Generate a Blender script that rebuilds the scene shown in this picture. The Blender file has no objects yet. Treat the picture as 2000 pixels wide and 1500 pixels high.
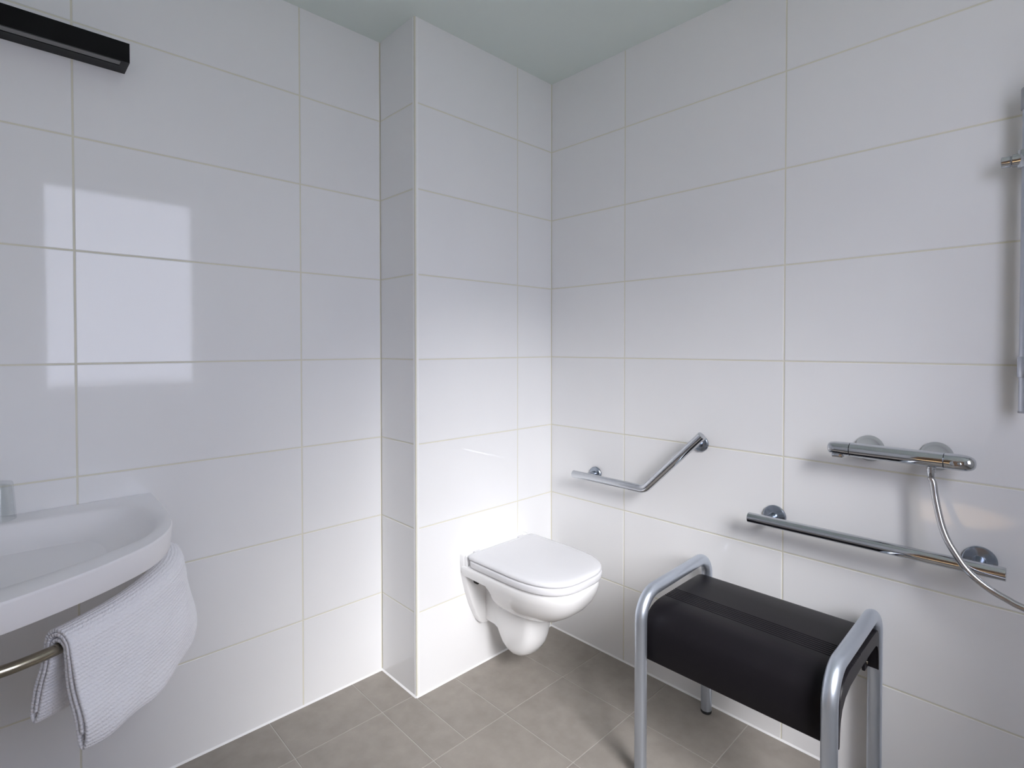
import bpy, bmesh, math, random
from mathutils import Vector, Matrix
random.seed(7)
SC = bpy.context.scene
COL = SC.collection

# ------------------------------------------------------------------ camera
YAW, PITCH, ROLL = 0.76676, -0.01587, -0.00027
FPX, CY = 1050.81, 693.41
CAM = Vector((-1.78049, -1.59602, 1.2461))
cyw, syw = math.cos(YAW), math.sin(YAW)
FWD = Vector((syw*math.cos(PITCH), cyw*math.cos(PITCH), math.sin(PITCH)))
RT = Vector((cyw, -syw, 0.0)); UP = RT.cross(FWD)
RT2 = RT*math.cos(ROLL) + UP*math.sin(ROLL); UP2 = UP*math.cos(ROLL) - RT*math.sin(ROLL)
cd = bpy.data.cameras.new('camera'); cam = bpy.data.objects.new('camera', cd); COL.objects.link(cam)
cam.matrix_world = Matrix(((RT2.x, UP2.x, -FWD.x, CAM.x), (RT2.y, UP2.y, -FWD.y, CAM.y),
                           (RT2.z, UP2.z, -FWD.z, CAM.z), (0, 0, 0, 1)))
cd.sensor_width = 36; cd.sensor_fit = 'HORIZONTAL'; cd.lens = FPX*36/2000
cd.shift_y = -(750-CY)/2000; cd.clip_start = 0.01
SC.camera = cam

# ------------------------------------------------------------------ room measures (metres)
D = 0.2327          # sink wall lies this far behind the toilet wall
W = 0.7140          # width of the boxed-in toilet wall
H = 2.4
XL, YF = -2.50, -2.15   # entry wall, window wall (behind the camera)
WIN = (-1.59, -0.735, 0.955, 2.27)   # window opening x0,x1,z0,z1
TH = 0.008          # tile thickness over the grout bed

# ------------------------------------------------------------------ world: overcast sky
world = bpy.data.worlds.new('overcast_sky'); SC.world = world; world.use_nodes = True
wn = world.node_tree.nodes; wl = world.node_tree.links
for n in list(wn): wn.remove(n)
wo = wn.new('ShaderNodeOutputWorld'); bg = wn.new('ShaderNodeBackground')
tc = wn.new('ShaderNodeTexCoord'); sx = wn.new('ShaderNodeSeparateXYZ')
mx = wn.new('ShaderNodeMath'); mx.operation = 'MAXIMUM'; mx.inputs[1].default_value = 0.0
ml = wn.new('ShaderNodeMath'); ml.operation = 'MULTIPLY_ADD'      # evenly hazy sky
ml.inputs[1].default_value = 0.0; ml.inputs[2].default_value = 1.0
SKY = 7.6
ms = wn.new('ShaderNodeMath'); ms.operation = 'MULTIPLY'; ms.inputs[1].default_value = SKY
wl.new(tc.outputs['Generated'], sx.inputs[0]); wl.new(sx.outputs['Z'], mx.inputs[0])
wl.new(mx.outputs[0], ml.inputs[0]); wl.new(ml.outputs[0], ms.inputs[0]); wl.new(ms.outputs[0], bg.inputs['Strength'])
bg.inputs['Color'].default_value = (0.79, 0.82, 1.0, 1)
wl.new(bg.outputs[0], wo.inputs[0])
# hazy low sun shining through thin cloud into the window
sun = bpy.data.lights.new('hazy_sun', 'SUN'); sun.energy = 13.0; sun.angle = math.radians(40); sun.color = (1.0, 0.985, 0.985)
so = bpy.data.objects.new('hazy_sun', sun); COL.objects.link(so)
so.rotation_euler = Vector((0.39, 0.92, -0.75)).to_track_quat('-Z', 'Y').to_euler(); so.location = (-3, -8, 7)
# portal in the window opening: only guides sampling of the sky
pl = bpy.data.lights.new('window_portal', 'AREA'); pl.shape = 'RECTANGLE'
pl.size = WIN[1]-WIN[0]; pl.size_y = WIN[3]-WIN[2]; pl.cycles.is_portal = True
po = bpy.data.objects.new('window_portal', pl); COL.objects.link(po)
po.location = ((WIN[0]+WIN[1])/2, YF-0.16, (WIN[2]+WIN[3])/2); po.rotation_euler = (math.radians(90), 0, 0)

SC.view_settings.view_transform = 'Standard'; SC.view_settings.look = 'None'
SC.view_settings.gamma = 1.0; SC.view_settings.use_curve_mapping = False
SC.view_settings.exposure = 0.0
cy = SC.cycles
cy.use_adaptive_sampling = True; cy.adaptive_threshold = 0.02
cy.max_bounces = 12; cy.diffuse_bounces = 10; cy.glossy_bounces = 6; cy.transmission_bounces = 10
cy.transparent_max_bounces = 12; cy.use_denoising = True; cy.sample_clamp_indirect = 8.0
cy.caustics_reflective = False; cy.caustics_refractive = False; cy.blur_glossy = 0.5

# ------------------------------------------------------------------ materials
def mat(name, color, rough=0.5, metal=0.0, spec=0.5, coat=0.0):
    m = bpy.data.materials.new(name); m.use_nodes = True
    b = m.node_tree.nodes['Principled BSDF']
    b.inputs['Base Color'].default_value = (*color, 1); b.inputs['Roughness'].default_value = rough
    b.inputs['Metallic'].default_value = metal; b.inputs['Specular IOR Level'].default_value = spec
    b.inputs['Coat Weight'].default_value = coat
    return m
def nodes(m): return m.node_tree.nodes, m.node_tree.links, m.node_tree.nodes['Principled BSDF']
def add_bump(m, scale, strength, dist=0.001, detail=2.0, coord='Object', typ='ShaderNodeTexNoise'):
    N, L, b = nodes(m)
    t = N.new('ShaderNodeTexCoord'); n = N.new(typ); n.inputs['Scale'].default_value = scale
    if 'Detail' in n.inputs: n.inputs['Detail'].default_value = detail
    u = N.new('ShaderNodeBump'); u.inputs['Strength'].default_value = strength; u.inputs['Distance'].default_value = dist
    L.new(t.outputs[coord], n.inputs['Vector']); L.new(n.outputs[0], u.inputs['Height']); L.new(u.outputs[0], b.inputs['Normal'])
def add_mottle(m, c1, c2, scale, detail=6.0, per_object=0.0):
    N, L, b = nodes(m)
    t = N.new('ShaderNodeTexCoord'); n = N.new('ShaderNodeTexNoise'); n.noise_dimensions = '4D'
    n.inputs['Scale'].default_value = scale; n.inputs['Detail'].default_value = detail; n.inputs['Roughness'].default_value = 0.6
    r = N.new('ShaderNodeValToRGB'); r.color_ramp.elements[0].color = (*c1, 1); r.color_ramp.elements[1].color = (*c2, 1)
    r.color_ramp.elements[0].position = 0.3; r.color_ramp.elements[1].position = 0.7
    L.new(t.outputs['Object'], n.inputs['Vector']); L.new(n.outputs[0], r.inputs[0])
    oi = N.new('ShaderNodeObjectInfo'); k = N.new('ShaderNodeMath'); k.operation = 'MULTIPLY'; k.inputs[1].default_value = 40
    L.new(oi.outputs['Random'], k.inputs[0]); L.new(k.outputs[0], n.inputs['W'])
    hs = N.new('ShaderNodeHueSaturation'); mp = N.new('ShaderNodeMapRange')
    mp.inputs['To Min'].default_value = 1-per_object; mp.inputs['To Max'].default_value = 1+per_object
    L.new(oi.outputs['Random'], mp.inputs[0]); L.new(mp.outputs[0], hs.inputs['Value'])
    L.new(r.outputs[0], hs.inputs['Color']); L.new(hs.outputs[0], b.inputs['Base Color'])

M_TILE = mat('glazed_white_tile', (0.80, 0.80, 0.80), 0.045, spec=0.36); add_mottle(M_TILE, (0.84, 0.84, 0.845), (0.86, 0.86, 0.86), 3, 2, 0.008)
add_bump(M_TILE, 4.0, 0.03, 0.004, 1.0)
M_GROUT = mat('cream_grout', (0.74, 0.72, 0.61), 0.9); add_bump(M_GROUT, 300, 0.3)
M_SEAL = mat('white_sealant', (0.87, 0.87, 0.87), 0.4)
M_FLOOR = mat('taupe_floor_tile', (0.30, 0.27, 0.25), 0.45, spec=0.18); add_mottle(M_FLOOR, (0.268, 0.243, 0.217), (0.332, 0.304, 0.272), 16, 9, 0.03)
add_bump(M_FLOOR, 40, 0.15, 0.001, 4)
M_FGROUT = mat('floor_grout', (0.47, 0.445, 0.415), 0.9)
M_CEIL = mat('ceiling_paint', (0.72, 0.79, 0.75), 0.35, spec=0.3)
M_PAINT = mat('plain_wall', (0.85, 0.85, 0.85), 0.12)
M_CER = mat('sanitary_ceramic', (0.86, 0.86, 0.86), 0.08, coat=0.3)
M_SINK = mat('basin_mineral', (0.85, 0.84, 0.85), 0.28, spec=0.4)
M_SEAT = mat('toilet_seat_plastic', (0.74, 0.74, 0.76), 0.16)
M_CHROME = mat('chrome', (0.58, 0.60, 0.63), 0.05, 1.0)
M_SATIN = mat('satin_chrome', (0.36, 0.40, 0.46), 0.24, 1.0)
M_ROS = mat('dull_chrome', (0.50, 0.52, 0.52), 0.13, 1.0)
M_STEEL = mat('brushed_steel', (0.46, 0.42, 0.33), 0.22, 1.0)
M_ALU = mat('satin_aluminium', (0.58, 0.63, 0.71), 0.33, 0.9)
M_RAIL = mat('grey_anodised_rail', (0.52, 0.54, 0.60), 0.30, 0.9)
M_RAILCAP = mat('grey_rail_plastic', (0.40, 0.41, 0.45), 0.35)
M_HOSE = mat('shower_hose_metal', (0.55, 0.55, 0.56), 0.22, 1.0)
M_BLACK = mat('black_plastic', (0.009, 0.008, 0.010), 0.38, spec=0.16); add_bump(M_BLACK, 900, 0.05, 0.0004, 2)
M_RUBBER = mat('dark_rubber', (0.02, 0.02, 0.02), 0.7)
M_LAMP = mat('black_lamp_metal', (0.003, 0.003, 0.003), 0.35, spec=0.15)
M_DIFF = mat('unlit_diffuser', (0.20, 0.20, 0.20), 0.5)
M_WOOD = mat('brown_door', (0.16, 0.085, 0.05), 0.4)
M_HALL = mat('hall_paint', (0.55, 0.46, 0.37), 0.6)
M_PARQ = mat('brown_parquet', (0.40, 0.29, 0.18), 0.3); add_mottle(M_PARQ, (0.35, 0.25, 0.15), (0.46, 0.35, 0.22), 6, 5)
M_WFRAME = mat('white_window_frame', (0.8, 0.8, 0.8), 0.3)
M_GROUND = mat('outdoor_paving', (0.32, 0.32, 0.31), 0.9)
M_GLASS = bpy.data.materials.new('clear_glass'); M_GLASS.use_nodes = True
N = M_GLASS.node_tree.nodes; L = M_GLASS.node_tree.links; N.clear()
o_ = N.new('ShaderNodeOutputMaterial'); mxs = N.new('ShaderNodeMixShader'); tr = N.new('ShaderNodeBsdfTransparent'); gl = N.new('ShaderNodeBsdfGlossy')
gl.inputs['Roughness'].default_value = 0.03; tr.inputs[0].default_value = (0.97, 0.98, 0.98, 1); fr_ = N.new('ShaderNodeMath'); fr_.operation = 'MULTIPLY_ADD'; fr_.inputs[1].default_value = .40; fr_.inputs[2].default_value = .03
lw_ = N.new('ShaderNodeLayerWeight'); lw_.inputs[0].default_value = .25; L.new(lw_.outputs['Facing'], fr_.inputs[0])
L.new(fr_.outputs[0], mxs.inputs[0]); L.new(tr.outputs[0], mxs.inputs[1]); L.new(gl.outputs[0], mxs.inputs[2]); L.new(mxs.outputs[0], o_.inputs[0])
M_PANE = bpy.data.materials.new('window_pane'); M_PANE.use_nodes = True
N = M_PANE.node_tree.nodes; L = M_PANE.node_tree.links; N.clear()
o_ = N.new('ShaderNodeOutputMaterial'); mxs = N.new('ShaderNodeMixShader'); tr = N.new('ShaderNodeBsdfTransparent')
gl = N.new('ShaderNodeBsdfGlossy'); gl.inputs['Roughness'].default_value = 0.02; mxs.inputs[0].default_value = 0.06
tr.inputs[0].default_value = (0.97, 0.97, 0.97, 1)
L.new(tr.outputs[0], mxs.inputs[1]); L.new(gl.outputs[0], mxs.inputs[2]); L.new(mxs.outputs[0], o_.inputs[0])
# terry cloth: fine horizontal ribs broken into loops, from UV in metres
M_TOWEL = mat('white_terry', (0.95, 0.95, 0.98), 0.95, spec=0.1); 
N, L, b = nodes(M_TOWEL); b.inputs['Sheen Weight'].default_value = 0.3
t = N.new('ShaderNodeTexCoord'); mpn = N.new('ShaderNodeMapping'); mpn.inputs['Scale'].default_value = (170, 330, 1)
ns = N.new('ShaderNodeTexNoise'); ns.inputs['Scale'].default_value = 1.0; ns.inputs['Detail'].default_value = 1
wv = N.new('ShaderNodeTexWave'); wv.wave_type = 'BANDS'; wv.bands_direction = 'Y'; wv.inputs['Scale'].default_value = 1.0
wv.inputs['Distortion'].default_value = 3.0; wv.inputs['Detail Scale'].default_value = 3.0; wv.inputs['Detail'].default_value = 3.0
mp2 = N.new('ShaderNodeMapping'); mp2.inputs['Scale'].default_value = (60, 42, 1)
ad = N.new('ShaderNodeMath'); ad.operation = 'ADD'
bu = N.new('ShaderNodeBump'); bu.inputs['Strength'].default_value = 0.6; bu.inputs['Distance'].default_value = 0.0018
L.new(t.outputs['UV'], mpn.inputs[0]); L.new(mpn.outputs[0], ns.inputs['Vector'])
L.new(t.outputs['UV'], mp2.inputs[0]); L.new(mp2.outputs[0], wv.inputs['Vector'])
L.new(ns.outputs[0], ad.inputs[0]); L.new(wv.outputs['Fac'], ad.inputs[1]); L.new(ad.outputs[0], bu.inputs['Height']); L.new(bu.outputs[0], b.inputs['Normal'])

# ------------------------------------------------------------------ mesh helpers
def link(name, bm, m, parent=None, smooth=False, angle=None):
    me = bpy.data.meshes.new(name); bmesh.ops.recalc_face_normals(bm, faces=bm.faces); bm.to_mesh(me); bm.free()
    me.materials.append(m)
    o = bpy.data.objects.new(name, me); COL.objects.link(o)
    if parent: o.parent = parent
    if smooth:
        for p in me.polygons: p.use_smooth = True
        if angle: me.set_sharp_from_angle(angle=math.radians(angle))
    return o
def tag(o, label=None, cat=None, group=None, kind=None):
    if label: o['label'] = label
    if cat: o['category'] = cat
    if group: o['group'] = group
    if kind: o['kind'] = kind
    return o
def empty(name, loc, label, cat):
    o = bpy.data.objects.new(name, None); COL.objects.link(o); o.location = loc; o.empty_display_size = 0.05
    return tag(o, label, cat)
def adopt(child, parent):   # parent keeping world coordinates of the mesh
    child.parent = parent; child.matrix_parent_inverse = Matrix.Translation(-parent.location); return child
def box(bm, x0, x1, y0, y1, z0, z1, bev=0.0, seg=2):
    r = bmesh.ops.create_cube(bm, size=1.0); vs = r['verts']
    for v in vs:
        v.co = Vector((x0+(v.co.x+.5)*(x1-x0), y0+(v.co.y+.5)*(y1-y0), z0+(v.co.z+.5)*(z1-z0)))
    if bev:
        es = list({e for v in vs for e in v.link_edges})
        bmesh.ops.bevel(bm, geom=es, offset=bev, segments=seg, profile=0.5, affect='EDGES')
def catmull(P, n=8, closed=False):
    out = []; k = len(P)
    rng = range(k if closed else k-1)
    for i in rng:
        p0 = P[(i-1) % k] if (closed or i > 0) else P[0]*2-P[1]
        p1 = P[i]; p2 = P[(i+1) % k]
        p3 = P[(i+2) % k] if (closed or i+2 < k) else P[-1]*2-P[-2]
        for j in range(n):
            t = j/n
            out.append(0.5*((2*p1)+(p2-p0)*t+(2*p0-5*p1+4*p2-p3)*t*t+(3*p1-p0-3*p2+p3)*t**3))
    if not closed: out.append(P[-1].copy())
    return out
def tube(bm, path, rad, seg=20, caps=True, ring_fn=None):
    """swept round tube with parallel transport; rad = number or list"""
    n = len(path); R = rad if isinstance(rad, (list, tuple)) else [rad]*n
    T = []
    for i in range(n):
        a = path[max(i-1, 0)]; c = path[min(i+1, n-1)]; T.append((c-a).normalized())
    ref = Vector((0, 0, 1)) if abs(T[0].z) < 0.9 else Vector((1, 0, 0))
    u = (ref - T[0]*ref.dot(T[0])).normalized(); rings = []
    for i in range(n):
        u = (u - T[i]*u.dot(T[i])).normalized(); v = T[i].cross(u)
        rings.append([bm.verts.new(path[i]+(u*math.cos(2*math.pi*k/seg)+v*math.sin(2*math.pi*k/seg))*R[i]) for k in range(seg)])
    for a, c in zip(rings, rings[1:]):
        for k in range(seg): bm.faces.new((a[k], a[(k+1) % seg], c[(k+1) % seg], c[k]))
    if caps:
        bm.faces.new(rings[0][::-1]); bm.faces.new(rings[-1])
    return rings
def lathe(bm, origin, axis, prof, seg=40):
    """prof: list of (distance along axis, radius)"""
    path = [Vector(origin)+Vector(axis).normalized()*d for d, r in prof]
    ax = Vector(axis).normalized(); ref = Vector((0, 0, 1)) if abs(ax.z) < 0.9 else Vector((1, 0, 0))
    u = (ref-ax*ref.dot(ax)).normalized(); v = ax.cross(u); rings = []
    for p, (d, r) in zip(path, prof):
        rings.append([bm.verts.new(p+(u*math.cos(2*math.pi*k/seg)+v*math.sin(2*math.pi*k/seg))*r) for k in range(seg)])
    for a, c in zip(rings, rings[1:]):
        for k in range(seg): bm.faces.new((a[k], a[(k+1) % seg], c[(k+1) % seg], c[k]))
    bm.faces.new(rings[0][::-1]); bm.faces.new(rings[-1])
def loft(bm, rings, cap0=True, cap1=True):
    R = [[bm.verts.new(p) for p in r] for r in rings]; n = len(R[0])
    for a, c in zip(R, R[1:]):
        for k in range(n): bm.faces.new((a[k], a[(k+1) % n], c[(k+1) % n], c[k]))
    if cap0: bm.faces.new(R[0][::-1])
    if cap1: bm.faces.new(R[-1])
    return R
def rounded_path(P, rads, n=8):
    """polyline with circular-ish fillets at inner points"""
    out = [P[0].copy()]
    for i in range(1, len(P)-1):
        a = (P[i-1]-P[i]).normalized(); c = (P[i+1]-P[i]).normalized()
        ang = a.angle(c); d = rads[i-1]/math.tan(ang/2)
        p0 = P[i]+a*d; p1 = P[i]+c*d; bis = (a+c).normalized(); cen = P[i]+bis*(rads[i-1]/math.sin(ang/2))
        v0 = p0-cen; v1 = p1-cen; th = v0.angle(v1)
        for k in range(n+1):
            t = k/n
            out.append(cen+(v0*math.sin((1-t)*th)+v1*math.sin(t*th))/math.sin(th))
    out.append(P[-1].copy()); return out

# ------------------------------------------------------------------ setting
def struct(name, bm, m, label=None):
    o = link(name, bm, m); o['kind'] = 'structure'
    if label: o['label'] = label
    return o
tile_cache = {}
def tile_mesh(w, h, m, th, bev):
    key = (round(w, 4), round(h, 4), m.name)
    if key in tile_cache: return tile_cache[key]
    bm = bmesh.new(); b = bev
    # local: width X, height Z, front face at y=-th
    def ring(ins, y): return [bm.verts.new((sx_*(w/2-ins), y, sz_*(h/2-ins))) for sx_, sz_ in ((-1, -1), (1, -1), (1, 1), (-1, 1))]
    r0 = ring(0, 0); r1 = ring(0, -th+b); r2 = ring(b*0.3, -th+b*0.3); r3 = ring(b, -th)
    for a, c in ((r0, r1), (r1, r2), (r2, r3)):
        for k in range(4): bm.faces.new((a[k], a[(k+1) % 4], c[(k+1) % 4], c[k]))
    bm.faces.new(r3); bm.faces.new(r0[::-1])
    bmesh.ops.recalc_face_normals(bm, faces=bm.faces)
    me = bpy.data.meshes.new('wall_tile' if th != 0.006 else 'floor_tile'); bm.to_mesh(me); bm.free(); me.materials.append(m)
    tile_cache[key] = me; return me
JT = 0.0042
def tile_wall(wall, us, origin, udir, rotz, label=None):
    """us: joint positions along the wall; origin at u=0,z=0 on the tile FRONT plane; tiles face local -Y"""
    nrm = Matrix.Rotation(rotz, 3, 'Z') @ Vector((0, -1, 0))
    for i in range(len(us)-1):
        a, c = us[i], us[i+1]
        for r in range(8):
            me = tile_mesh(abs(c-a)-JT, H/8-JT, M_TILE, TH, 0.0014)
            o = bpy.data.objects.new('wall_tile', me); COL.objects.link(o); o.parent = wall
            o.location = Vector(origin)+Vector(udir)*((a+c)/2)+Vector((0, 0, (r+.5)*H/8)) - nrm*TH
            o.rotation_euler = (random.uniform(-.0007, .0007), 0, rotz+random.uniform(-.0007, .0007))

GB = 0.0012  # grout surface sits this far behind the tile face
g = 0.0011
bm = bmesh.new(); box(bm, XL-.1, -W+.0, D+g, D+.14, -.05, H+.05); w_left = struct('wall_left', bm, M_GROUT)
tile_wall(w_left, [W+0.001, 1.02125, 1.62414, 2.227, -XL], (0, D, 0), (-1, 0, 0), 0)
bm = bmesh.new(); box(bm, -W+g, .1, g, .1, -.05, H+.05); w_back = struct('wall_back', bm, M_GROUT)
tile_wall(w_back, [0.0, 0.20995, W-.0095], (0, 0, 0), (-1, 0, 0), 0)
bm = bmesh.new(); box(bm, -W+g, -W+.1, .1, D+.02, -.05, H+.05); w_ret = struct('wall_return', bm, M_GROUT)
tile_wall(w_ret, [-D, -.0095], (-W, 0, 0), (0, -1, 0), math.radians(-90))
bm = bmesh.new(); box(bm, g, .14, YF-.14, .14, -.05, H+.05); w_right = struct('wall_right', bm, M_GROUT)
tile_wall(w_right, [0.0, 0.38251, 0.97433, 1.572, -YF], (0, 0, 0), (0, -1, 0), math.radians(-90)+math.pi if False else math.radians(-90))
# window wall with a real opening
bm = bmesh.new(); x0, x1, z0, z1 = WIN
box(bm, XL-.1, x0, YF-.14, YF, -.05, H+.05); box(bm, x1, .0, YF-.14, YF, -.05, H+.05)
box(bm, x0, x1, YF-.14, YF, -.05, z0); box(bm, x0, x1, YF-.14, YF, z1, H+.05)
struct('wall_front', bm, M_PAINT)
DY0, DY1, DZ = -1.84, -0.925, 2.06      # open doorway in the entry wall
bm = bmesh.new(); box(bm, XL-.1, XL, DY1, D+.01, -.05, H+.05); box(bm, XL-.1, XL, YF, DY0, -.05, H+.05); box(bm, XL-.1, XL, DY0, DY1, DZ, H+.05)
struct('wall_entry', bm, M_PAINT)
# window
bm = bmesh.new(); fw = .04
yw0, yw1 = YF-.13, YF-.07
box(bm, x0, x0+fw, yw0, yw1, z0, z1); box(bm, x1-fw, x1, yw0, yw1, z0, z1)
box(bm, x0+fw, x1-fw, yw0, yw1, z0, z0+fw); box(bm, x0+fw, x1-fw, yw0, yw1, z1-fw, z1)
win = struct('window_1', bm, M_WFRAME)
bm = bmesh.new(); box(bm, x0+fw, x1-fw, yw0+.025, yw0+.029, z0+fw, z1-fw); link('pane', bm, M_PANE, win)
# open entry door and the hallway behind it
bm = bmesh.new(); box(bm, XL-.98, XL-.10, DY0-.045, DY0-.005, .01, DZ-.01, .003); door = struct('door_1', bm, M_WOOD)
bm = bmesh.new(); tube(bm, rounded_path([Vector((XL-.90, DY0-.006, 1.05)), Vector((XL-.90, DY0+.05, 1.05)), Vector((XL-.78, DY0+.05, 1.05))], [.015]), .009, 14); link('door_handle', bm, M_STEEL, door, True, 40)
bm = bmesh.new(); hx = -4.5
box(bm, hx-.1, hx, -2.6, -.5, 0, H); box(bm, hx, XL-.1, -2.7, -2.6, 0, H); box(bm, hx, XL-.1, -.5, -.4, 0, H); struct('wall_hall', bm, M_HALL)
bm = bmesh.new(); box(bm, hx-.1, XL-.1, -2.7, -.4, -.1, 0); struct('floor_hall', bm, M_PARQ)
bm = bmesh.new(); box(bm, hx-.1, XL-.1, -2.7, -.4, H, H+.1); hc_ = struct('ceiling_hall', bm, M_HALL)
bm = bmesh.new(); lathe(bm, (-3.35, -0.985, H), (0, 0, -1), [(0, .05), (.012, .05), (.014, .04)], 24); link('added_downlight', bm, M_WFRAME, hc_, True, 40)  # added unseen fixture to go with the hall spot below
sp_ = bpy.data.lights.new('hall_patch_spot', 'SPOT'); sp_.energy = 2600; sp_.spot_size = math.radians(19); sp_.spot_blend = .5; sp_.color = (1.0, .92, .78); sp_.shadow_soft_size = .04  # added spot standing in for sunlight: warm floor patch mirrored in the wall tiles
spo = bpy.data.objects.new('hall_patch_spot', sp_); COL.objects.link(spo); spo.location = (-3.35, -0.985, H-.03)
# ceiling
bm = bmesh.new(); box(bm, XL-.1, .14, YF-.14, D+.14, H-.003, H+.1); struct('ceiling', bm, M_CEIL)
# floor: grout bed + tiles
bm = bmesh.new(); box(bm, XL-.1, .14, YF-.14, D+.14, -.1, -.0012); floor = struct('floor', bm, M_FGROUT)
FP = 0.2965; fx0, fy0 = -0.2475, 0.0165
xs = sorted({round(fx0+FP*k, 4) for k in range(-9, 2)}); ys = sorted({round(fy0+FP*k, 4) for k in range(-9, 2)})
def clip(v, a, c): return max(a, min(c, v))
for i in range(len(xs)-1):
    for j in range(len(ys)-1):
        a0, a1 = clip(xs[i], XL, 0), clip(xs[i+1], XL, 0); b0, b1 = clip(ys[j], YF, D), clip(ys[j+1], YF, D)
        if a0 >= -W-.05 and b0 >= -.002: continue
        if a1 > -W and b1 > 0.0 and b0 >= 0: a1 = min(a1, -W)
        if a1-a0 < .02 or b1-b0 < .02: continue
        parts = [(a0, a1, b0, b1)]
        if a1 > -W and b1 > .001: parts = [(a0, a1, b0, min(b1, 0))] if a0 >= -W else [(a0, -W, b0, b1), (-W, a1, b0, 0)]
        for (p0, p1, q0, q1) in parts:
            if p1-p0 < .01 or q1-q0 < .01: continue
            me = tile_mesh(p1-p0-.0026, q1-q0-.0026, M_FLOOR, .006, .0008)
            o = bpy.data.objects.new('floor_tile', me); COL.objects.link(o); o.parent = floor
            o.location = ((p0+p1)/2, (q0+q1)/2, -.006); o.rotation_euler = (math.radians(-90), 0, 0)
# sealant beads and the rounded white corner profile
def bead(name, p, q, n, s=.005):
    bm = bmesh.new(); p = Vector(p); q = Vector(q); n = Vector(n)
    A = [p, p+n*s, p+Vector((0, 0, s))]; B = [v+(q-p) for v in A]; loft(bm, [A, B]); struct(name, bm, M_SEAL)
bead('trim_1', (XL, D, 0), (-W, D, 0), (0, -1, 0)); bead('trim_2', (-W, D, 0), (-W, -.001, 0), (-1, 0, 0))
bead('trim_3', (-W-.001, 0, 0), (0, 0, 0), (0, -1, 0)); bead('trim_4', (0, 0, 0), (0, YF, 0), (-1, 0, 0))
bm = bmesh.new(); r = .0115; cx_, cy_ = -W+r-.0002, r-.0002
prof = [Vector((cx_-r*math.cos(a), cy_-r*math.sin(a), 0)) for a in [math.radians(9*k) for k in range(11)]]
prof = [Vector((cx_-r, cy_+.002, 0))]+prof+[Vector((cx_+.002, cy_-r, 0)), Vector((cx_+.002, cy_+.002, 0))]
loft(bm, [prof, [v+Vector((0, 0, H-.003)) for v in prof]])
o = link('trim_5', bm, M_SEAL, None, True, 35); o['kind'] = 'structure'
# outdoor ground below the window
bm = bmesh.new(); box(bm, -14, 12, -26, YF-.15, -.3, -.2); struct('ground_outside', bm, M_GROUND)

# ------------------------------------------------------------------ toilet
TX = -0.343
def d_outline(w, vr, vf, vm=None, e=2.5, n=26, rc=0.012):
    """closed outline in (u, v): straight rear at vr, straight sides, super-elliptic front"""
    if vm is None: vm = vr+(vf-vr)*0.45
    pts = []
    pts.append((w-rc, vr)); pts.append((w-.3*rc, vr+.3*rc)); pts.append((w, vr+rc))
    for k in range(1, 5): pts.append((w, vr+rc+(vm-vr-rc)*k/5))
    for k in range(n+1):
        a = math.pi*k/n; c, s_ = math.cos(a), math.sin(a)
        pts.append((w*math.copysign(abs(c)**(2/e), c), vm+(vf-vm)*abs(s_)**(2/e)))
    for k in range(4, 0, -1): pts.append((-w, vr+rc+(vm-vr-rc)*k/5))
    pts.append((-w, vr+rc)); pts.append((-w+.3*rc, vr+.3*rc)); pts.append((-w+rc, vr))
    return pts
def tring(z, *a, **k): return [Vector((TX+u, -v, z)) for u, v in d_outline(*a, **k)]
toilet = empty('toilet', (TX, 0, 0), 'white wall-hung toilet with closed lid in the corner', 'toilet')
bm = bmesh.new()
L_ = [(.4240, .166, .008, .458), (.4225, .171, .004, .464), (.419, .1745, .002, .4675), (.410, .1760, .001, .4690), (.399, .1755, .001, .4685),
      (.390, .1740, .001, .4665), (.384, .1725, .002, .4645), (.3825, .1720, .13, .4640), (.370, .1685, .145, .4590), (.352, .161, .15, .449),
      (.330, .149, .15, .431), (.308, .131, .15, .403), (.288, .111, .15, .371), (.272, .088, .15, .335), (.261, .064, .155, .298), (.255, .04, .16, .27)]
loft(bm, [tring(z, w, vr, vf, vm=.16 if vf > .40 else .16-(.40-vf)*.1, e=2.9-(.424-z)*3.4) for z, w, vr, vf in L_][::-1])
# wall flange
Fz = [(.462, .165), (.466, .160), (.458, .172), (.44, .175), (.40, .172), (.36, .165), (.31, .152), (.26, .135), (.215, .115), (.185, .098), (.172, .085), (.168, .07)]
Fz = [(.466, .160), (.463, .170), (.455, .1745), (.43, .1755), (.40, .1725), (.36, .165), (.31, .152), (.26, .135), (.215, .115), (.185, .098), (.172, .085), (.168, .07)]
out = [(u, z) for z, u in Fz]+[(-u, z) for z, u in Fz[::-1]]
def fl(s, v): return [Vector((TX+u*s, -v, .30+(z-.30)*s)) for u, z in out]
loft(bm, [fl(1, .0), fl(1, .018), fl(.985, .024), fl(.96, .027)])
# hinge deck at the rear
def dk(z, w, v1): return [Vector((TX+u, -v, z)) for u, v in ((w, .004), (w, v1), (-w, v1), (-w, .004))]
loft(bm, [dk(.415, .172, .040), dk(.452, .172, .036), dk(.460, .168, .030)])
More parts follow.
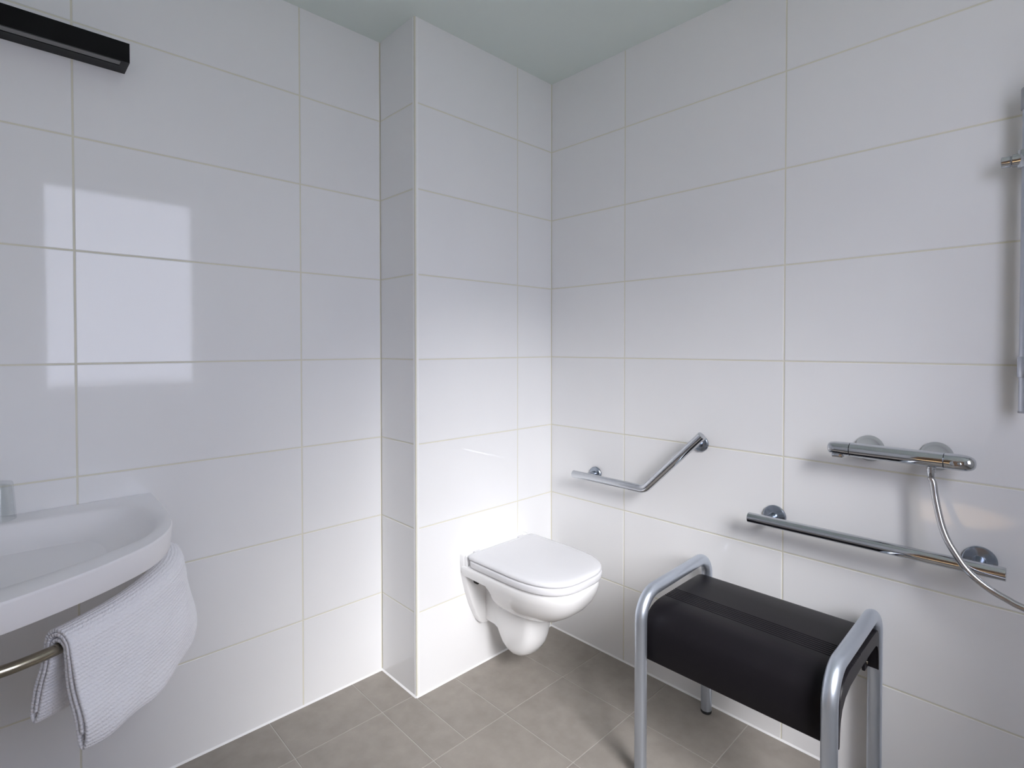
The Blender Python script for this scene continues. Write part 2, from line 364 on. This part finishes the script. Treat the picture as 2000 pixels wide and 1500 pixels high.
# trap trunk: side profile lofted across the width
TP = [(.004, .385), (.004, .17), (.05, .168), (.075, .160), (.092, .135), (.112, .110), (.14, .093), (.17, .088), (.20, .094), (.228, .112), (.246, .14), (.257, .17), (.263, .205), (.266, .245), (.266, .30), (.22, .380)]
def trunk(u, ins):
    cx_, cz_ = .15, .25
    o_ = []
    for v, z in TP:
        vv = v if v < .01 else cx_+(v-cx_)*(1-ins); zz = z if z > .38 else cz_+(z-cz_)*(1-ins*.75)
        o_.append(Vector((TX+u, -vv, zz)))
    return o_
hw = .068
loft(bm, [trunk(-hw, .30), trunk(-hw+.004, .20), trunk(-hw+.012, .11), trunk(-hw+.026, .045), trunk(-hw+.045, .01), trunk(0, 0), trunk(hw-.045, .01), trunk(hw-.026, .045), trunk(hw-.012, .11), trunk(hw-.004, .20), trunk(hw, .30)])
adopt(link('bowl', bm, M_CER, None, True, 50), toilet)
def slab(zs, w, vr, vf, e, name, vm):
    bm = bmesh.new(); rings = []
    for z, ins in zs: rings.append(tring(z, w-ins, vr+ins*.6, vf-ins, vm=vm, e=e, rc=.02))
    loft(bm, rings); return adopt(link(name, bm, M_SEAT, None, True, 60), toilet)
slab([(.4262, .010), (.4266, .0055), (.4290, .0025), (.4330, .001), (.4460, .001), (.4500, .0025), (.4515, .005), (.4518, .009)], .179, .050, .473, 3.0, 'seat_ring', .22)
slab([(.4535, .006), (.4545, .003), (.4575, .001), (.4625, .0015), (.4665, .0045), (.4695, .010), (.4720, .022), (.4735, .045), (.4745, .085), (.4750, .13)], .178, .040, .472, 3.0, 'lid', .22)
for s in (-1, 1):
    bm = bmesh.new(); lathe(bm, (TX+s*.118-.014, -.034, .4610), (1, 0, 0), [(0, .006), (.001, .0075), (.027, .0075), (.028, .006)], 20)
    adopt(link('hinge', bm, M_SEAT, None, True, 40), toilet)
    bm = bmesh.new(); lathe(bm, (TX+s*.118, -.026, .352), (0, -1, 0), [(0, .012), (.014, .012), (.018, .008)], 16)
    adopt(tag(link('fixing_bolt', bm, M_RUBBER, None, True, 40), 'dark fixing bolt cap'), toilet)

# ------------------------------------------------------------------ washbasin
SXC, SZ = -1.88, .827
out_r = [(.421, .2315), (.4195, .14), (.416, .045), (.411, -.04), (.402, -.112), (.385, -.165), (.358, -.215), (.320, -.259), (.244, -.317), (.167, -.360), (.102, -.388), (.05, -.401), (0, -.405)]
in_r = [(0, .158), (.18, .157), (.28, .153), (.335, .140), (.366, .110), (.382, .060), (.388, .0), (.384, -.065), (.362, -.135), (.322, -.188), (.254, -.234), (.167, -.277), (.09, -.305), (0, -.320)]
def smooth2(P, n=6): return [(v.x, v.y) for v in catmull([Vector((x, y, 0)) for x, y in P], n)]
o_half = smooth2(out_r); outer = o_half+[(-x, y) for x, y in o_half[-2::-1]]
i_half = smooth2(in_r); inner = i_half+[(-x, y) for x, y in i_half[-2:0:-1]]
CEN = (0.0, -.07)
def polar(poly, angs):
    res = []; n = len(poly)
    for a in angs:
        dx, dy = math.cos(a), math.sin(a); best = None
        for i in range(n):
            x1_, y1_ = poly[i][0]-CEN[0], poly[i][1]-CEN[1]; x2_, y2_ = poly[(i+1) % n][0]-CEN[0], poly[(i+1) % n][1]-CEN[1]
            ex, ey = x2_-x1_, y2_-y1_; den = dx*ey-dy*ex
            if abs(den) < 1e-12: continue
            t_ = (x1_*ey-y1_*ex)/den; u_ = (x1_*dy-y1_*dx)/den
            if t_ > 0 and -1e-9 <= u_ <= 1+1e-9: best = t_ if best is None else max(best, t_)
        res.append((CEN[0]+dx*best, CEN[1]+dy*best))
    return res
ca = math.atan2(.2315-CEN[1], .421)
angs = sorted([2*math.pi*k/140 for k in range(140)]+[ca, math.pi-ca, ca-.012, math.pi-ca+.012, ca+.012, math.pi-ca-.012])
OU, IN = polar(outer, angs), polar(inner, angs)
def sring(poly, s, z, c=(0.0, -.07), ymax=.2315): return [Vector((SXC+c[0]+(x-c[0])*s, min(c[1]+(y-c[1])*s, ymax), z)) for x, y in poly]
def blend(A, B, t): return [(a[0]*(1-t)+b_[0]*t, a[1]*(1-t)+b_[1]*t) for a, b_ in zip(A, B)]
basin = empty('washbasin', (SXC, D, .76), 'white curved washbasin on the wall holding a glass', 'washbasin')
bm = bmesh.new()
dc = (.07, -.03)
rings = [sring(OU, .55, .764), sring(OU, .90, .768), sring(OU, .975, .7715), sring(OU, .988, .7725), sring(OU, .991, .7750), sring(OU, .996, .80), sring(OU, 1.0, .8215),
         sring(OU, .9992, .8248), sring(OU, .9955, .8268), sring(OU, .988, .8272), sring(blend(OU, IN, .5), .998, .8262), sring(IN, 1.02, .8245), sring(IN, 1.0, .8225), sring(IN, .985, .8190), sring(IN, .965, .812),
         sring(IN, .93, .799, (.01, -.065)), sring(IN, .87, .785, (.02, -.06)), sring(IN, .76, .771, (.03, -.055)), sring(IN, .58, .758, (.05, -.05)), sring(IN, .35, .748, dc), sring(IN, .12, .743, dc), sring(IN, .05, .742, dc)]
loft(bm, rings)
adopt(link('basin_bowl', bm, M_SINK, None, True, 40), basin)
bm = bmesh.new()   # bowl underside
loft(bm, [sring(IN, .90, .767), sring(IN, .80, .750), sring(IN, .60, .737), sring(IN, .30, .730), sring(IN, .1, .729)])
adopt(link('bowl_underside', bm, M_SINK, None, True, 55), basin)
bm = bmesh.new(); lathe(bm, (SXC+dc[0], dc[1]+.0, .7415), (0, 0, 1), [(0, .033), (.003, .033), (.0045, .030), (.0045, .024), (.002, .022), (.002, .006), (.004, .005)], 32)
adopt(tag(link('drain', bm, M_CHROME, None, True, 40), 'chrome waste ring'), basin)
bm = bmesh.new(); tube(bm, [Vector((SXC+dc[0], dc[1], .7285)), Vector((SXC+dc[0], dc[1], .66))], .02, 18)
tube(bm, rounded_path([Vector((SXC+dc[0], dc[1], .66)), Vector((SXC+dc[0]-.0, dc[1], .60)), Vector((SXC+dc[0]-.14, .06, .60)), Vector((SXC+dc[0]-.14, D, .60))], [.03, .03]), .016, 16)
adopt(link('drain_pipe', bm, M_CHROME, None, True, 40), basin)

# towel rail around the basin (fixed to the wall)
BZ = .669
rp = [(-2.345, .10), (-2.285, -.02), (-2.19, -.135), (-2.09, -.225), (-1.98, -.275), (-1.88, -.290), (-1.79, -.287), (-1.745, -.279), (-1.700, -.262), (-1.655, -.232), (-1.600, -.186), (-1.540, -.118), (-1.484, -.030), (-1.455, .060), (-1.447, .15), (-1.445, .205)]
railp = catmull([Vector((x, y, BZ)) for x, y in [(-2.355, D-.006)]+rp[:]+[(-1.445, D-.006)]], 8)
rail = empty('towel_rail', (-1.445, D, BZ), 'curved brass-toned towel rail under the washbasin', 'rail')
bm = bmesh.new(); tube(bm, railp, .0105, 18); adopt(link('bar', bm, M_STEEL, None, True, 50), rail)
for x in (-2.355, -1.445):
    bm = bmesh.new(); lathe(bm, (x, D, BZ), (0, -1, 0), [(0, .026), (.005, .026), (.008, .022), (.012, .0125)], 28); adopt(link('flange', bm, M_STEEL, None, True, 40), rail)

# towel: closed folded band over the rail
def rail_at(s):
    k = s*(len(railp)-1); i = min(int(k), len(railp)-2); f = k-i
    p = railp[i].lerp(railp[i+1], f); tdir = (railp[min(i+2, len(railp)-1)]-railp[max(i-1, 0)]).normalized()
    return p, tdir
def nearest_s(x, y):
    return min(range(len(railp)), key=lambda i: (railp[i].x-x)**2+(railp[i].y-y)**2)/(len(railp)-1)
s0, s1 = nearest_s(-1.699, -.262), nearest_s(-1.447, .13)
NS = 90
def arc(r, n, up=True, sq=1.0):
    return [(r*math.cos(a), r*math.sin(a)*sq) for a in ([math.pi*(1-k/n) for k in range(n+1)] if up else [math.pi*k/n for k in range(n+1)])]
def band(fl_, bl_, sp):
    """closed outer fold of the towel, (n, z) about the rail axis"""
    P = [(-.064*sp, -bl_+.016), (-.058*sp, -.105), (-.045, -.05)]+arc(.0352, 12)+[(.0395, -.03), (.049, -.08), (.058, -.13), (.060, -fl_+.022), (.056, -fl_+.005), (.050, -fl_), (.044, -fl_+.006),
         (.036, -fl_+.03), (.026, -.11), (.020, -.05)]+arc(.0187, 8, False, .85)+[(-.024, -.05), (-.036*sp, -.10), (-.047*sp, -bl_+.012), (-.053*sp, -bl_+.001), (-.060*sp, -bl_+.003)]
    return catmull([Vector((a, c, 0)) for a, c in P], 4, True)
def core(fl_, bl_, sp):
    """open inner layer between the two sides of the fold"""
    P = [(-.054*sp, -bl_+.018), (-.047*sp, -.105), (-.0345, -.05)]+arc(.0272, 12)+[(.0300, -.04), (.0375, -.09), (.0440, -.13), (.0480, -fl_+.028)]
    return catmull([Vector((a, c, 0)) for a, c in P], 4, False)
bm = bmesh.new(); uvl = bm.loops.layers.uv.new('UVMap')
def sheet(fn, closed, ext0, ext1):
    grid = []
    for i in range(NS+1):
        f = i/NS; p, td = rail_at(s0+(s1-s0)*f); nr = Vector((td.y, -td.x, 0)).normalized()
        fl_ = .184+.012*math.sin(f*3.0+.3)+.004*math.sin(f*17); bl_ = .150+.006*math.sin(f*5)
        pr = fn(fl_, bl_, 1.15-.40*f)
        if i == 0:
            ln = [0.0]
            for a, c in zip(pr, pr[1:]+pr[:1]): ln.append(ln[-1]+(a-c).length)
        row = []
        for k, q in enumerate(pr):
            wob = (.0022*math.sin(9*f+q.y*38)+.0016*math.sin(23*f-q.y*55))*min(1, max(0, -q.y/.06))
            al = .055*max(0, -q.y)*(1 if q.x > 0 else -.6)*(1-f) + ext1*max(0, (f-.85)/.15)**2 - ext0*max(0, (.12-f)/.12)**2
            row.append(bm.verts.new(p+nr*(q.x+wob)+Vector((0, 0, q.y))+td*al))
        grid.append(row)
    n = len(grid[0])
    for i in range(NS):
        for k in range(n if closed else n-1):
            fc = bm.faces.new((grid[i][k], grid[i+1][k], grid[i+1][(k+1) % n], grid[i][(k+1) % n]))
            uv = ((i/NS*.42, ln[k]), ((i+1)/NS*.42, ln[k]), ((i+1)/NS*.42, ln[k+1]), (i/NS*.42, ln[k+1]))
            for lp, c in zip(fc.loops, uv): lp[uvl].uv = c
sheet(band, True, 0, 0); sheet(core, False, .001, .016)
towel = link('hand_towel', bm, M_TOWEL, None, True)
tag(towel, 'white folded terry towel draped over the rail under the basin', 'towel')
md = towel.modifiers.new('thickness', 'SOLIDIFY'); md.thickness = .0072; md.offset = 0
md = towel.modifiers.new('smooth', 'SUBSURF'); md.levels = 1; md.render_levels = 1

# tumbler upside down on the basin deck
bm = bmesh.new()
lathe(bm, (-1.7775, .185, .8280), (0, 0, 1), [(0, .0325), (.001, .0335), (.088, .0280), (.091, .0265), (.0911, .010)], 48)
gl_o = bm
r_in = [(0.0005, .0305), (.080, .0258), (.083, .0235), (.0831, .008)]
bm2 = bmesh.new()
def tumbler(bm):
    prof = [(.0000, .0312), (.0006, .0328), (.0020, .0334), (.087, .0280), (.0905, .0262), (.0915, .022), (.0915, .0005)]
    prof_i = [(.0830, .0005), (.0830, .0200), (.0815, .0240), (.078, .0258), (.0020, .0306), (.0000, .0312)]
    seg = 56; rings = []
    for d_, r_ in prof+prof_i:
        rings.append([bm.verts.new((-1.7775+r_*math.cos(2*math.pi*k/seg), .187+r_*math.sin(2*math.pi*k/seg), .8283+d_)) for k in range(seg)])
    for a, c in zip(rings, rings[1:]):
        for k in range(seg): bm.faces.new((a[k], a[(k+1) % seg], c[(k+1) % seg], c[k]))
    bmesh.ops.remove_doubles(bm, verts=bm.verts, dist=1e-6)
bm.free(); tumbler(bm2)
tag(link('drinking_glass', bm2, M_GLASS, None, True, 50), 'clear drinking glass upside down on the washbasin deck', 'glass')

# ------------------------------------------------------------------ wall lamp over the basin
lamp = empty('wall_lamp', (-1.85, D, 2.0), 'black rectangular wall lamp bar above the washbasin', 'lamp')
LX0, LX1, LZ0, LZ1, LY = -2.19, -1.5105, 2.0015, 2.0525, D-.08
bm = bmesh.new(); box(bm, LX0, LX1, LY, LY+.006, LZ0, LZ1); box(bm, LX0, LX1, LY+.034, D, LZ0, LZ1); box(bm, LX0, LX1, LY+.006, LY+.034, LZ0+.006, LZ1)
box(bm, LX1-.018, LX1, LY+.006, LY+.034, LZ0, LZ0+.006); box(bm, LX0, LX0+.018, LY+.006, LY+.034, LZ0, LZ0+.006)
adopt(link('housing', bm, M_LAMP), lamp)
bm = bmesh.new(); box(bm, LX0+.018, LX1-.018, LY+.0075, LY+.0325, LZ0+.001, LZ0+.0058, .001); adopt(tag(link('diffuser', bm, M_DIFF), 'grey unlit diffuser strip'), lamp)

# ------------------------------------------------------------------ grab rails
def grab(name, label, path, posts, r=.0155, fr=.031):
    e = empty(name, (0, posts[0][0], posts[0][1]), label, 'grab rail')
    bm = bmesh.new()
    T0 = (path[1]-path[0]).normalized(); T1 = (path[-1]-path[-2]).normalized()
    full = [path[0], path[0]+T0*.0012]+path[1:-1]+[path[-1]-T1*.0012, path[-1]]
    tube(bm, full, [r-.0014, r]+[r]*(len(full)-4)+[r, r-.0014], 28); adopt(link('bar', bm, M_CHROME, None, True, 35), e)
    for y, z in posts:
        bm = bmesh.new(); lathe(bm, (0, y, z), (-1, 0, 0), [(0, fr), (.006, fr), (.0085, fr-.002), (.0095, fr-.006), (.0095, .0165), (.011, .0125), (-path[0].x*1.0-.004, .0105)], 36)
        adopt(link('wall_bracket', bm, M_SATIN, None, True, 35), e)
    return e
GX = -.072
p = rounded_path([Vector((GX, -.186, .7235)), Vector((GX, -.520, .7235)), Vector((GX, -.742, .947))], [.045], 10)
grab('angled_grab_rail', 'chrome angled grab rail on the wall beside the toilet', p, [(-.246, .7235), (-.702, .9067)], .0150, .0280)
grab('straight_grab_rail', 'long straight chrome grab rail on the wall behind the stool', [Vector((GX, -.897, .708)), Vector((GX, -1.2, .7085)), Vector((GX, -1.4975, .709))], [(-.951, .708), (-1.444, .709)], .0160, .0345)

# ------------------------------------------------------------------ thermostatic mixer
MXO, MZ = -.066, .959
mix = empty('shower_mixer', (0, -1.28, MZ), 'chrome thermostatic shower mixer on the right wall', 'shower mixer')
def mlathe(name, y0, prof, m=M_CHROME, lab=None):
    bm = bmesh.new(); lathe(bm, (MXO, y0, MZ), (0, -1, 0), prof, 40); return adopt(link(name, bm, m, None, True, 40), mix)
mlathe('body', -1.174, [(0, .0185), (.0008, .0198), (.05, .0202), (.16, .0202), (.2042, .0200), (.205, .0188)])
mlathe('seam_ring', -1.1735, [(0, .0180), (.0, .0186), (.0012, .0186), (.0012, .018)], M_RUBBER)
hd = mlathe('flow_handle', -1.118, [(0, .004), (.0006, .009), (.003, .0138), (.008, .0162), (.020, .0180), (.040, .0192), (.0542, .0194), (.055, .0185)])
bm = bmesh.new(); path = [Vector((MXO-.004, -1.129, MZ-.012)), Vector((MXO-.004, -1.133, MZ-.021)), Vector((MXO-.004, -1.152, MZ-.0235)), Vector((MXO-.004, -1.160, MZ-.016))]
box(bm, MXO-.013, MXO+.009, -1.158, -1.130, MZ-.0245, MZ-.013, .003); o = link('lever', bm, M_CHROME, hd, True, 40); 
th_ = mlathe('temperature_handle', -1.3795, [(0, .0186), (.0008, .0200), (.018, .0204), (.034, .0202), (.044, .0192), (.051, .0172), (.057, .0138), (.0605, .0088), (.0617, .003)])
bm = bmesh.new()   # oval safety button on the temperature handle
ov = []
for s_, h in ((1.0, .0), (1.0, .0016), (.88, .0024)):
    ring_ = []
    for k in range(28):
        a = 2*math.pi*k/28; dy = .0115*s_*math.cos(a); th = (.0065*s_*math.sin(a))/.0205; rr = .0200+h
        ring_.append(Vector((MXO-rr*math.cos(th+.15), -1.4035+dy, MZ+rr*math.sin(th-.02))))
    ov.append(ring_)
loft(bm, ov); link('button', bm, M_CHROME, th_, True, 40)
for y in (-1.206, -1.356):
    bm = bmesh.new(); lathe(bm, (0, y, MZ), (-1, 0, 0), [(0, .0355), (.003, .0365), (.006, .0360), (.016, .0290), (.030, .0200), (.040, .0165), (.050, .0150)], 40)
    adopt(link('rosette', bm, M_ROS, None, True, 40), mix)
bm = bmesh.new(); lathe(bm, (MXO, -1.3535, MZ-.017), (0, 0, -1), [(0, .0085), (.006, .0085), (.0065, .0100), (.016, .0100), (.0165, .0085), (.026, .0078), (.028, .007)], 24)
adopt(link('hose_nut', bm, M_CHROME, None, True, 30), mix)

# ------------------------------------------------------------------ slide rail with hand shower (mostly beyond the picture's right edge)
RY, RX = -1.5245, -.048
sr = empty('shower_slide_rail', (0, RY, 1.09), 'vertical grey shower slide rail at the right edge', 'shower rail')
bm = bmesh.new(); tube(bm, [Vector((RX, RY, 1.094)), Vector((RX, RY, 1.10)), Vector((RX, RY, 1.5)), Vector((RX, RY, 1.84))], .0125, 28); adopt(link('bar', bm, M_RAIL, None, True, 40), sr)
bm = bmesh.new(); tube(bm, [Vector((RX, RY, 1.0900)), Vector((RX, RY, 1.0945))], .0135, 28); adopt(link('end_cap', bm, M_RAILCAP, None, True, 40), sr)
def brk(z0_, z1_, m):
    bm = bmesh.new(); lathe(bm, (RX, RY, z0_), (0, 0, 1), [(0, .0145), (.002, .0155), (z1_-z0_-.003, .0155), (z1_-z0_, .0140)], 28)
    box(bm, RX, 0, RY-.0125, RY+.0125, z0_+.004, z1_-.004, .003); adopt(link('wall_bracket', bm, m, None, True, 40), sr)
brk(1.796, 1.846, M_RAILCAP); brk(1.173, 1.222, M_RAIL)
SZL = 1.682
bm = bmesh.new(); lathe(bm, (RX, RY+.048, SZL), (0, -1, 0), [(0, .0115), (.001, .0130), (.016, .0140), (.0175, .0122), (.0185, .0122), (.020, .0150), (.040, .0160)], 28)
lathe(bm, (RX, RY, SZL-.02), (0, 0, 1), [(0, .019), (.002, .020), (.038, .020), (.040, .019)], 28)
sl = adopt(tag(link('slider', bm, M_CHROME, None, True, 40), 'chrome slider with clamp knob'), sr)
bm = bmesh.new(); lathe(bm, (RX-.010, RY-.045, SZL-.018), (-.35, -.25, 1), [(0, .0142), (.0, .0165), (.003, .0175), (.036, .0190), (.038, .0180), (.038, .0155), (0, .0142)], 24)
for f_ in [f_ for f_ in bm.faces if len(f_.verts) > 4]: bm.faces.remove(f_)
bmesh.ops.remove_doubles(bm, verts=bm.verts, dist=1e-6); adopt(link('holder_cup', bm, M_CHROME, None, True, 40), sr)
hs = empty('hand_shower', (RX-.010, RY-.045, SZL), 'chrome hand shower hung in the slide rail holder', 'hand shower')
dd = Vector((-.35, -.25, 1)).normalized(); a0 = Vector((RX-.010, RY-.045, SZL-.018))-dd*.03
bm = bmesh.new(); lathe(bm, a0, dd, [(0, .008), (.01, .010), (.06, .0118), (.16, .0125), (.20, .012)], 24); adopt(link('handle', bm, M_CHROME, None, True, 40), hs)
bm = bmesh.new(); lathe(bm, a0+dd*.225+Vector((.01, 0, .008)), Vector((-1, 0, -.55)), [(0, .018), (.006, .034), (.016, .044), (.022, .045), (.026, .042)], 32); adopt(link('head', bm, M_CHROME, None, True, 40), hs)
hp = [Vector((MXO, -1.3535, .9125)), Vector((MXO, -1.3545, .908))]+[Vector(q_) for q_ in [(-0.067, -1.3582, 0.8986), (-0.07, -1.363, 0.8653), (-0.075, -1.3694, 0.8336), (-0.082, -1.3788, 0.7961), (-0.09, -1.3908, 0.7665), (-0.098, -1.4077, 0.7395), (-0.104, -1.4262, 0.7137), (-0.108, -1.4492, 0.6924), (-0.111, -1.4765, 0.6758), (-0.114, -1.5025, 0.6655), (-0.117, -1.5274, 0.6575)]]
hp += [Vector((-.120, -1.600, .644)), Vector((-.122, -1.665, .675)), Vector((-.118, -1.690, .80)), Vector((-.105, -1.665, 1.05)), Vector((-.08, -1.61, 1.35)), a0-dd*.12+Vector((.008, 0, 0)), a0-dd*.03, a0-dd*.001]
hc = catmull(hp, 14); rr = []
bm = bmesh.new(); tube(bm, hc, .0078, 18); ho = link('shower_hose', bm, M_HOSE, None, True, 50)
tag(ho, 'flexible metal shower hose hanging from the shower mixer', 'hose')
Nn, Ll, bb = nodes(M_HOSE)

# ------------------------------------------------------------------ shower stool
YL, YR, XF, XB, AZ = -.7475, -1.2325, -.4485, -.0435, .5255
stool = empty('shower_stool', ((XF+XB)/2, (YL+YR)/2, 0), 'shower stool with black seat and silver side frames', 'stool')
LR = .0175
for y, fz, bz in ((YL, .5285, .537), (YR, .5175, .5235)):
    P = rounded_path([Vector((XF, y, .010)), Vector((XF, y, fz)), Vector((XB, y, bz)), Vector((XB, y, .010))], [.075, .058], 14)
    bm = bmesh.new(); tube(bm, P, LR, 28); adopt(link('side_frame', bm, M_ALU, None, True, 50), stool)
    for x in (XF, XB):
        bm = bmesh.new(); lathe(bm, (x, y, 0), (0, 0, 1), [(0, .0165), (.002, .0178), (.007, .0178), (.010, .0172)], 24); adopt(tag(link('foot', bm, M_RUBBER, None, True, 40), 'dark rubber foot cap'), stool)
# seat shell: x-z profile extruded along y
YS0, YS1 = YL+.004, YR-.0135
topz = .4885
x_f, x_b = XF+.0195, XB-.018
grooves = []
def ribz(x):
    if -.318 < x < -.248:
        ph = ((x+.318)/.070*7) % 1.0
        return -.0022 if .30 < ph < .70 else 0
    return 0
outer_p = []
outer_p += [(x_b, .372), (x_b, .392), (x_b-.001, .425), (x_b-.002, .455), (x_b-.006, .472), (x_b-.016, .483), (x_b-.034, topz-.0012)]
xsr = [-.318+.070*k/56 for k in range(56, -1, -1)]
outer_p += [(-.16, topz), (-.21, topz), (-.243, topz)]
outer_p += [(x, topz+ribz(x)) for x in xsr]
outer_p += [(-.335, topz-.0003), (-.355, topz-.0015), (-.373, topz-.0048), (-.389, topz-.0105), (-.403, topz-.0195), (-.4140, topz-.032), (-.4213, topz-.049), (-.4260, topz-.072), (x_f-.0005, .385), (x_f, .346), (x_f+.002, .3415), (x_f+.005, .3415), (x_f+.007, .346)]
inner_p = [(x_f+.0095, .375), (x_f+.014, .398), (x_f+.026, .420), (x_f+.05, .437), (x_f+.09, .447), (-.25, .452), (-.15, .452), (x_b-.035, .449), (x_b-.018, .440), (x_b-.010, .424), (x_b-.007, .395), (x_b-.006, .372)]
prof = outer_p+inner_p
bm = bmesh.new()
def sp(y, ins):
    c = (-.24, .43)
    return [Vector((c[0]+(x-c[0])*(1-ins), y, z-ins*.10 if z > .45 else z)) for x, z in prof]
rings = [sp(YS0+.0, .010), sp(YS0-.002, .004), sp(YS0-.006, 0)]+[sp(YS0+(YS1-YS0)*k/6, 0) for k in range(1, 6)]+[sp(YS1+.006, 0), sp(YS1+.002, .004), sp(YS1, .010)]
R_ = loft(bm, rings, False, False)
# end caps as strips between outer and inner outlines
for ring_ in (R_[0], R_[-1]):
    fcs = bmesh.ops.triangle_fill(bm, edges=[e for e in bm.edges if e.verts[0] in ring_ and e.verts[1] in ring_ and len(e.link_faces) == 1], use_beauty=True, use_dissolve=False)
adopt(tag(link('seat', bm, M_BLACK, None, True, 32), 'black plastic saddle seat with ribbed band'), stool)
for y in (YL, YR):
    s_ = 1 if y == YL else -1
    bm = bmesh.new(); box(bm, XB-.052, XB-.012, y-s_*.016-.004, y-s_*.016+.004, .368, .415, .002); br = adopt(link('bracket', bm, M_BLACK), stool)
    bm = bmesh.new(); lathe(bm, (XB-.030, y-s_*.016+s_*.004, .385), (0, s_, 0), [(0, .005), (.002, .0045), (.003, .003)], 14); adopt(link('screw', bm, M_STEEL, None, True, 40), stool)
